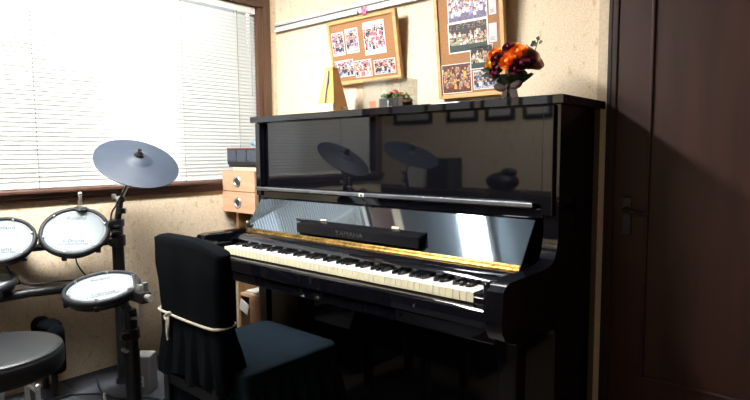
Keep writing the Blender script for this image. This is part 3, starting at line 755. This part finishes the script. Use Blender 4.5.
# cymbals -----------------------------------------------------------
def rotm(n, spin=0.0):
    n = Vector(n).normalized(); return (Vector((0, 0, 1)).rotation_difference(n) @ Matrix.Rotation(spin, 3, 'Z').to_quaternion()).to_euler()
def cymbal(c, n, R_, pivot, label, arm_from):
    o = thing('cymbal_pad', c, label, 'cymbal', 'rubber cymbal pads of the electronic drum kit', rot=rotm(n))
    g = B(); g.lathe([(0.0, .026), (.014, .0255), (.034, .022), (.052, .013), (.060, .0065), (R_*.6, .002), (R_*.97, -.009), (R_, -.011), (R_, -.0145), (R_*.95, -.014), (R_*.6, -.006), (.055, .000), (.03, .006), (0, .008)], seg=72)
    g.build('cymbal_disc', M['cymb'], o, smooth=True, angle=50)
    g = B(); g.cyl((0, 0, .024), (0, 0, .034), .020, .015).cyl((0, 0, .03), (0, 0, .056), .006).box((-.014, -.004, .035), (.014, .004, .052), .003)
    g.build('wing_nut', M['black_pl'], o, smooth=True)
    n_ = Vector(n).normalized(); q = Vector(c)
    base = q - n_*.028
    g = B(); pv = Vector(pivot)
    g.cyl(base, pv, .0075).sph(pv, .016)
    g.build('tilter_rod', M['chrome'], o).matrix_local = Matrix.LocRotScale(q, o.rotation_euler, None).inverted()
    g = B(); af = Vector(arm_from)
    g.cyl(af, pv-Vector((0, 0, .0)), .0125).cyl(pv-Vector((0, 0, .055)), pv-Vector((0, 0, .035)), .018).sph(pv, .018, (1.2, .8, .8))
    g.build('cymbal_stem', M['black_m'], o, smooth=True).matrix_local = Matrix.LocRotScale(q, o.rotation_euler, None).inverted()
    g = B(); g.cyl(base-n_*.01, base+n_*.008, .012)
    g.build('cymbal_sleeve', M['rubber'], o, smooth=True).matrix_local = Matrix.LocRotScale(q, o.rotation_euler, None).inverted()
    g = B(); u = pv+Vector((-.035, -.01, .012)); g.cyl(pv, u, .006).box(u-Vector((.012, .006, .012)), u+Vector((.012, .006, .010)), .004)
    g.build('tilt_lever', M['chrome'], o).matrix_local = Matrix.LocRotScale(q, o.rotation_euler, None).inverted()
    return o
cymbal((.004, -.932, 1.116), (.592, -.05, .804), .159, (-.046, -.985, .962), 'round grey blue rubber cymbal pad in front of the blind', (-.054, -1.0, .86))
cymbal((-.19, -1.80, 1.135), (.45, .10, .88), .20, (-.23, -1.78, .985), 'larger rubber cymbal pad at the far end of the rack', (-.12, -1.75, .64))

# pads --------------------------------------------------------------
def pad(c, n, R_, label, depth=.035, spin=0.0, text=True):
    o = thing('drum_pad', c, label, 'drum pad', 'white mesh drum pads of the electronic kit', rot=rotm(n, spin))
    g = B(); g.lathe([(R_*.875, .000), (R_*.88, .006), (R_*.92, .009), (R_*.975, .007), (R_, .000), (R_, -.012), (R_*.96, -.018), (R_*.90, -.018), (R_*.875, -.006)], seg=64)
    g.build('rim', M['rubber'], o, smooth=True, angle=60)
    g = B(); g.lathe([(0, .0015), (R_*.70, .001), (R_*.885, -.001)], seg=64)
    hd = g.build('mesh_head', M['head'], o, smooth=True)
    g = B()
    g.lathe([(R_*.80, .0018), (R_*.81, .0018)], seg=64); g.build('head_ring', M['print_g'], hd)
    g = B(); g.lathe([(R_*.90, -.012), (R_*.88, -depth), (R_*.45, -depth-.012), (0, -depth-.012)], seg=48)
    for k in range(6):
        a = 2*PI*k/6+.3; x, y = math.cos(a)*R_*.95, math.sin(a)*R_*.95
        g.box((x-.009, y-.009, -.030), (x+.009, y+.009, -.012), .003)
    g.build('shell', M['black_pl'], o, smooth=True)
    for k in range(6):
        a = 2*PI*k/6+.3
        B().cyl((math.cos(a)*R_*.86, math.sin(a)*R_*.86, .002), (math.cos(a)*R_*.86, math.sin(a)*R_*.86, .0095), .0035, seg=8).build('tension_rod', M['chrome'], o)
    if text:
        text_part('top_lettering', 'Roland', .024, M['print_g'], hd, (0, R_*.52, .0022), (0, 0, 0), .0002)
        text_part('lower_lettering', 'V-Drums', .020, M['print_g'], hd, (0, -R_*.42, .0022), (0, 0, 0), .0002)
        text_part('small_lettering', 'ELECTRONIC DRUM PAD', .009, M['print_g'], hd, (0, -R_*.55, .0022), (0, 0, 0), .0002)
    return o
def pad_spin(n, c):
    """spin so that the lettering reads upright for the drummer side the photo shows"""
    n = Vector(n).normalized(); q = Vector((0, 0, 1)).rotation_difference(n)
    up = UP - n*UP.dot(n); up.normalize(); loc = q.inverted() @ up
    return math.atan2(loc.y, loc.x)-PI/2
def arm(o, pts, r_=.011, mat='black_m', nm='mount_arm'):
    g = B(); g.tube(pts, r_, 10, smooth=False)
    q = g.build(nm, M[mat], o, smooth=True); q.matrix_local = Matrix.LocRotScale(o.location, o.rotation_euler, None).inverted(); return q
nB = (.593, -.294, .75); pB = (-.074, -1.15, .853)
o = pad(pB, nB, .121, 'round white drum pad, the middle one of the upper row, below the blind', spin=pad_spin(nB, pB))
arm(o, [(-.09, -1.15, .822), (-.115, -1.10, .795)])
lug = B(); lug.cyl((-.128, -1.105, .93), (-.128, -1.105, .985), .0065).sph((-.128, -1.105, .988), .009).box((-.155, -1.12, .925), (-.100, -1.09, .940), .006)
q = lug.build('chrome_wing_screw', M['chrome'], o, smooth=True); q.matrix_local = Matrix.LocRotScale(o.location, o.rotation_euler, None).inverted()
nA = (.60, -.28, .75); pA = (-.165, -1.364, .836)
o = pad(pA, nA, .109, 'white drum pad cut off by left edge of the picture, upper row', spin=pad_spin(nA, pA))
arm(o, [(-.18, -1.36, .80), (-.235, -1.27, .785)])
nC = (.158, -.168, .973); pC = (.167, -1.16, .676)
o = pad(pC, nC, .127, 'nearly level white drum pad at the end of the rack beside the chair', spin=pad_spin(nC, pC)+.5)
arm(o, [(.167, -1.16, .64), (.200, -1.10, .615), (.210, -1.085, .585)])
g = B(); g.box((.235, -1.100, .628), (.330, -1.062, .668), .005)
q = g.build('pad_bracket', M['black_pl'], o); q.matrix_local = Matrix.LocRotScale(o.location, o.rotation_euler, None).inverted()
g = B(); g.cyl((.325, -1.08, .650), (.352, -1.075, .648), .013, seg=14).box((.275, -1.09, .665), (.300, -1.07, .690), .005)
g.cyl((.272, -1.09, .66), (.268, -1.092, .725), .006).tube([(.300, -1.09, .66), (.303, -1.09, .60), (.290, -1.09, .575), (.235, -1.09, .56)], .0055)
g.box((.305, -1.085, .660), (.318, -1.065, .700), .004)
q = g.build('chrome_clamp', M['chrome'], o, smooth=True); q.matrix_local = Matrix.LocRotScale(o.location, o.rotation_euler, None).inverted()
nD = (.10, -.10, .99); pD = (-.168, -1.45, .69)
o = pad(pD, nD, .127, 'lower drum pad at left edge of the picture beside the stool', depth=.035, text=False)
arm(o, [(-.16, -1.45, .64), (-.12, -1.48, .636)])
# kick tower
kt = thing('kick_pad', (-.15, -1.260, ZR+.0), 'small black padded kick tower on the riser behind the drum stool', 'kick pad')
g = B(); g.box((-.105, -.010, .10), (.095, .055, .285), .022, seg=3).sph((.03, .02, .280), .05, (1.25, .75, .45)).sph((-.06, .02, .278), .035, (1.2, .8, .5)).sph((.085, .02, .262), .030)
g.build('padded_block', M['fabric'], kt, smooth=True)
g = B(); g.cyl((-.05, .02, .0), (-.05, .02, .12), .011).cyl((.05, .02, 0), (.05, .02, .12), .011).box((-.08, -.05, 0), (.08, .08, .012), .003)
g.build('stand', M['black_m'], kt, smooth=True)
g = B(); g.cyl((.085, -.02, .145), (.110, -.05, .145), .018, seg=18, bev=.004).cyl((.07, 0, .145), (.09, -.03, .145), .008)
g.build('side_knob', M['chrome'], kt, smooth=True)
# pedal
pe = thing('kick_pedal', (.03, -1.375, ZR), 'chrome and black drum pedal on the riser below the stool', 'pedal')
B().box((-.05, -.20, 0), (.05, .05, .008), .002).box((-.045, -.19, .02), (.045, -.02, .028), .003, rot=(.15, 0, 0)).build('foot_board', M['black_m'], pe)
g = B()
for x in (-.055, .055): g.cyl((x, .02, 0), (x, .02, .13), .008).sph((x, .02, .135), .011)
g.cyl((-.06, .02, .115), (.06, .02, .115), .006).cyl((0, .02, .115), (.0, .05, .19), .004).sph((0, .055, .20), .017)
for k in range(7): g.cyl((.075, .02, .02+k*.011), (.075, .02, .026+k*.011), .009, seg=10)
g.build('pedal_frame', M['chrome'], pe, smooth=True)
# hi-hat controller
hc = thing('control_pedal', (-.14, -1.50, ZR), 'black hi-hat control pedal with chrome fittings left of the kick pedal', 'pedal')
B().box((-.045, -.13, 0), (.045, .10, .02), .005).box((-.035, -.12, .03), (.035, .07, .04), .004, rot=(.12, 0, 0)).build('pedal_plate', M['black_pl'], hc)
B().cyl((-.03, .09, .02), (-.03, .09, .09), .008).cyl((.03, .09, .02), (.03, .09, .09), .008).cyl((-.05, .09, .085), (.05, .09, .085), .006).build('hinge_frame', M['chrome'], hc)

# throne ------------------------------------------------------------
th = thing('drum_stool', (.289, -1.530, ZR), 'round black vinyl drum stool at lower left on the grey riser', 'stool')
g = B(); R_ = .186; H_ = .367
g.lathe([(0, H_), (.12, H_-.001), (R_*.90, H_-.005), (R_*.97, H_-.012), (R_, H_-.024), (R_, H_-.064), (R_*.97, H_-.074), (0, H_-.076)], seg=72)
g.build('seat_cushion', M['vinyl'], th, smooth=True, angle=60)
g = B(); t = Matrix.Identity(4)
g.tube([(R_*.965*math.cos(a*PI/24), R_*.965*math.sin(a*PI/24), H_-.0125) for a in range(49)], .0028, 6, smooth=False)
g.build('piping', M['vinyl'], th, smooth=True)
g = B(); g.cyl((0, 0, .13), (0, 0, H_-.075), .0135).cyl((0, 0, .10), (0, 0, .16), .02).box((-.06, -.06, H_-.085), (.06, .06, H_-.075), .002)
g.build('stool_post', M['chrome'], th, smooth=True)
for k in range(3):
    a = 2*PI*k/3+.35; c, s2 = math.cos(a), math.sin(a)
    g = B(); g.tube([(0.018*c, .018*s2, .15), (.20*c, .20*s2, .010)], .0085, 10, smooth=False); g.tube([(.018*c, .018*s2, .05), (.11*c, .11*s2, .085)], .005, 8, smooth=False)
    lg = g.build('leg', M['chrome'], th, smooth=True)
    B().sph((.20*c, .20*s2, .012), .012).build('rubber_foot', M['rubber'], lg, smooth=True)

# silver box and cables --------------------------------------------
sb = thing('silver_box', (.100, -.985, ZR), 'upright silver grey plastic box with white switch plate on the riser beside the rack', 'box', rot=(0, 0, math.radians(38)))
B().box((-.033, -.035, 0), (.033, .035, .150), .006, seg=3).build('housing', M['silver'], sb)
B().box((-.010, -.0375, .030), (.010, -.034, .072), .002).build('switch_plate', M['paper'], sb)
B().cyl((0, -.038, .062), (0, -.0395, .062), .0035, seg=10).cyl((0, -.038, .042), (0, -.0395, .042), .0035, seg=10).build('switch_dot', M['dgrey_b'], sb)
def cable(name, pts, r_, label, mat='rubber', cat='cable', group='black drum kit cables'):
    return tag(B().tube(pts, r_, 8).build(name, M[mat], smooth=True), label, cat, group)
z0 = ZR+.005
cable('cable', [(.16, -.90, z0), (.20, -.92, z0+.010), (.25, -.96, z0+.02), (.255, -1.05, z0), (.20, -1.0, z0)], .004, 'thin black cable looping on the riser right of the silver box')
cable('cable', [(-.10, -1.22, z0), (0, -1.12, z0), (.10, -1.09, z0), (.17, -1.02, z0), (.245, -.985, z0)], .004, 'black cable running along the riser past the silver box')
cable('cable', [(-.2, -1.05, z0), (-.08, -1.09, z0), (.06, -1.12, z0), (.16, -1.12, z0), (.25, -1.09, z0)], .004, 'black cable lying across the riser in front of the rack posts')
cable('cable', [(.02, -.955, 1.085), (.01, -.985, 1.02), (-.02, -1.01, .95), (-.035, -1.03, .90), (-.03, -1.03, .80)], .0035, 'black cable hanging from the cymbal down to the rack post')
cable('cable', [(-.115, -1.14, .83), (-.13, -1.13, .78), (-.125, -1.13, .72), (-.10, -1.10, .66), (-.07, -1.06, .636)], .0028, 'thin cable hanging between middle pad and lower bar')
cable('cable', [(-.19, -1.36, .80), (-.16, -1.35, .72), (-.13, -1.31, .67), (-.10, -1.2, .665), (-.08, -1.1, .655)], .0035, 'cable running from left pad onto the lower bar')
cable('cable', [(.17, -1.14, .64), (.245, -1.12, .60), (.25, -1.11, .55), (.235, -1.10, .50)], .003, 'short black cable below the level drum pad')
g = B(); g.cyl((.083, -1.135, ZR), (.080, -1.135, ZR+.035), .0075, .005, seg=12); tag(g.build('cable_plug', M['paper'], smooth=True), 'small white cable plug standing on the riser', 'plug')

# ================================================================== CHAIR
ch = thing('covered_chair', (.555, -.84, 0), 'armless chair with black fabric cover pulled up to the keyboard', 'chair')
def rrect(u, hx, hy, r):
    """point on a rounded rectangle, u in 0..1"""
    P = 4*(hx+hy)-8*r+2*PI*r; d = (u % 1)*P
    segs = [(2*hx-2*r, 'a'), (PI*r/2, 'b'), (2*hy-2*r, 'c'), (PI*r/2, 'd'), (2*hx-2*r, 'e'), (PI*r/2, 'f'), (2*hy-2*r, 'g'), (PI*r/2, 'h')]
    for L_, k in segs:
        if d <= L_: break
        d -= L_
    t = d
    if k == 'a': return (-hx+r+t, -hy)
    if k == 'b': a = -PI/2+t/r; return (hx-r+r*math.cos(a), -hy+r+r*math.sin(a))
    if k == 'c': return (hx, -hy+r+t)
    if k == 'd': a = t/r; return (hx-r+r*math.cos(a), hy-r+r*math.sin(a))
    if k == 'e': return (hx-r-t, hy)
    if k == 'f': a = PI/2+t/r; return (-hx+r+r*math.cos(a), hy-r+r*math.sin(a))
    if k == 'g': return (-hx, hy-r-t)
    a = PI+t/r; return (-hx+r+r*math.cos(a), -hy+r+r*math.sin(a))
# backrest cover: centre x .515, y -1.035; top slopes down to the right end and is rounded
bx, by = .568, -1.040
def back(u, v):
    # v: 0 hem, 1 top edge
    z_ = .425+(.873-.425)*v
    k = max(0.0, (.612-z_)/.2)
    hx = .166+.032*v+.020*k; hy = .034+.028*k-.010*max(0, v-.8)/.2
    x, y = rrect(u, hx, hy, min(hy*.9, .03))
    fold = (.012*k)*math.sin(u*2*PI*11)+.006*k*math.sin(u*2*PI*23+1)
    wr = .0025*math.sin(u*40+v*9)*math.sin(v*13+u*9)
    nx_, ny_ = (x/hx, y/hy)
    x += fold*.4*nx_; y += (fold+wr)*ny_
    drop = (.012*max(0, -x/hx)**8+.030*max(0, x/hx)**2.5)*v**4
    return (bx+.010*v+x, by+y-.030*(v-.5), z_-drop-(.0 if k == 0 else .012*math.sin(u*2*PI*6)*k))
g = B(); NU, NV = 132, 22
g.grid(back, NU, NV, closed=True)
g.bm.verts.ensure_lookup_table()
top = [v for v in g.bm.verts if v.co.z > .82 and any(len(e.link_faces) == 1 for e in v.link_edges)]
top = [g.bm.verts[i*(NV+1)+NV] for i in range(NU)]
cz = .892
prev = top
for s_ in (.85, .6, .3):
    ring = []
    for v in top:
        cy = by-.015; q = Vector((bx+(v.co.x-bx)*(.97 if s_ > .8 else .95 if s_ > .5 else .93), cy+(v.co.y-cy)*s_, v.co.z+.010*(1-s_**2)))
        ring.append(g.bm.verts.new(q))
    for i in range(NU): g.bm.faces.new((prev[i], prev[(i+1) % NU], ring[(i+1) % NU], ring[i]))
    prev = ring
g.bm.faces.new(prev)
g.build('backrest_cover', M['fabric'], ch, True, True, 180)
# cord round the backrest with a bow
g = B(); zc = .622
g.tube([(bx+rrect(k/48, .181, .040, .03)[0], by+.002+rrect(k/48, .181, .040, .03)[1], zc-.006*math.sin(k/48*2*PI)) for k in range(49)], .0045, 8, smooth=False)
xk = .480
g.sph((xk, by-.042, zc), .009).tube([(xk, by-.044, zc), (xk-.006, by-.048, zc-.03), (xk-.002, by-.050, zc-.055), (xk+.002, by-.05, zc-.085)], .0038)
g.tube([(xk, by-.044, zc), (xk+.008, by-.05, zc-.03), (xk+.005, by-.052, zc-.06)], .0038).tube([(xk, by-.044, zc), (xk-.014, by-.05, zc-.008), (xk-.004, by-.05, zc-.020)], .0035)
g.build('tie_cord', M['string'], ch, True, True)
# seat cover with ruffled skirt
sx, sy = .584, -.815
def seat(u, v):
    hx, hy = .208, .205
    if v < .45:   # skirt
        w = (.45-v)/.45; z_ = .415-.150*w
        e = .004+.022*w; fold = .015*(w**.7)*math.sin(u*2*PI*30)+.004*w*math.sin(u*2*PI*47+2)
    else:
        w = 0; z_ = .415+.050*(v-.45)/.55; e = .004*(1-(v-.45)/.55); fold = 0
    x, y = rrect(u, hx+e, hy+e, .035)
    l = math.hypot(x, y); x += fold*x/l; y += fold*y/l
    return (sx+x, sy+y, z_)
g = B(); NU, NV = 240, 10
g.grid(seat, NU, NV, closed=True); g.bm.verts.ensure_lookup_table()
prev = [g.bm.verts[i*(NV+1)+NV] for i in range(NU)]; top = prev
for s_, dz in ((.98, .006), (.93, .010), (.8, .014), (.6, .016), (.4, .017), (.2, .018)):
    ring = []
    for v in top:
        x, y = (v.co.x-sx)*s_, (v.co.y-sy)*s_
        ring.append(g.bm.verts.new((sx+x, sy+y, v.co.z+dz+.0035*math.sin(x*34+y*12)*math.sin(y*28-x*10)*(1-s_**4))))
    for i in range(NU): g.bm.faces.new((prev[i], prev[(i+1) % NU], ring[(i+1) % NU], ring[i]))
    prev = ring
g.bm.faces.new(prev)
g.build('seat_cover', M['fabric2'], ch, True, True, 180)
for (x, y) in ((.42, -.97), (.76, -.97), (.42, -.65), (.76, -.65)):
    B().box((x-.018, y-.018, 0), (x+.018, y+.018, .44), .004).build('leg', M['black_pl'], ch, True)
for x in (.400, .700): B().box((x-.016, -1.06, .30), (x+.016, -1.02, .62), .004).build('back_post', M['black_pl'], ch, True)
B().box((.400, -1.055, .36), (.70, -.99, .40), .004).build('rear_rail', M['black_pl'], ch, True)

# ================================================================== FAR SIDE OF THE ROOM (seen mirrored in the piano)
for i, (x0, x1) in enumerate(((-1.10, -.68), (-.52, -.22), (-.15, .11), (.18, .44))):
    o = thing('picture_frame', ((x0+x1)/2, YB, 1.39), ('wide dark picture frame at the left end of the facing wall', 'dark picture frame second from the left on the facing wall', 'dark picture frame third from the left on the facing wall', 'dark picture frame at the right end of the facing wall row')[i], 'picture frame', 'framed certificates on the facing wall')
    hw = (x1-x0)/2; g = B()
    g.box((-hw, 0.001, 0), (hw, .022, .035), .002).box((-hw, .001, .195), (hw, .022, .23), .002).box((-hw, .001, .035), (-hw+.03, .022, .195), .002).box((hw-.03, .001, .035), (hw, .022, .195), .002)
    g.build('frame', M['black_pl'], o); B().box((-hw+.03, .001, .035), (hw-.03, .010, .195)).build('sheet', M['paper'], o)
sb_ = thing('low_sideboard', (-.45, YB+.22, 0), 'low dark wooden sideboard along the facing wall', 'sideboard')
B().box((-1.05, -.20, .05), (1.15, .20, .84), .004).build('carcass', M['darkwood'], sb_)
for k in range(4): B().box((-1.04+k*.548, .199, .08), (-.51+k*.548, .215, .82), .003).build('cabinet_door', M['darkwood'], sb_)
B().box((-1.03, -.18, 0), (1.13, .17, .05)).build('plinth', M['darkwood'], sb_)
o = B().box((-.11, -.006, 0), (.11, .006, .26), .001, rot=(.12, 0, 0)).build('music_book', M['paper']); o.location = (-.70, YB+.24, .842); tag(o, 'white spiral music book standing on the sideboard', 'book')
o = thing('guitar_amplifier', (-.42, YB+.20, .84), 'grey black amplifier on the sideboard', 'amplifier')
B().box((-.11, -.10, 0), (.11, .10, .25), .008).build('cabinet', M['dgrey_b'], o); B().box((-.09, .098, .02), (.09, .104, .18), .003).build('speaker_grille', M['black_pl'], o)
g = B(); g.sph((0, 0, .07), .09, (1.5, .9, .8)).sph((.06, .01, .14), .05, (1.3, .8, .7)); o = g.build('black_bag', M['vinyl'], smooth=True); o.location = (.12, YB+.22, .842); tag(o, 'soft black bag slumped on the sideboard', 'bag')
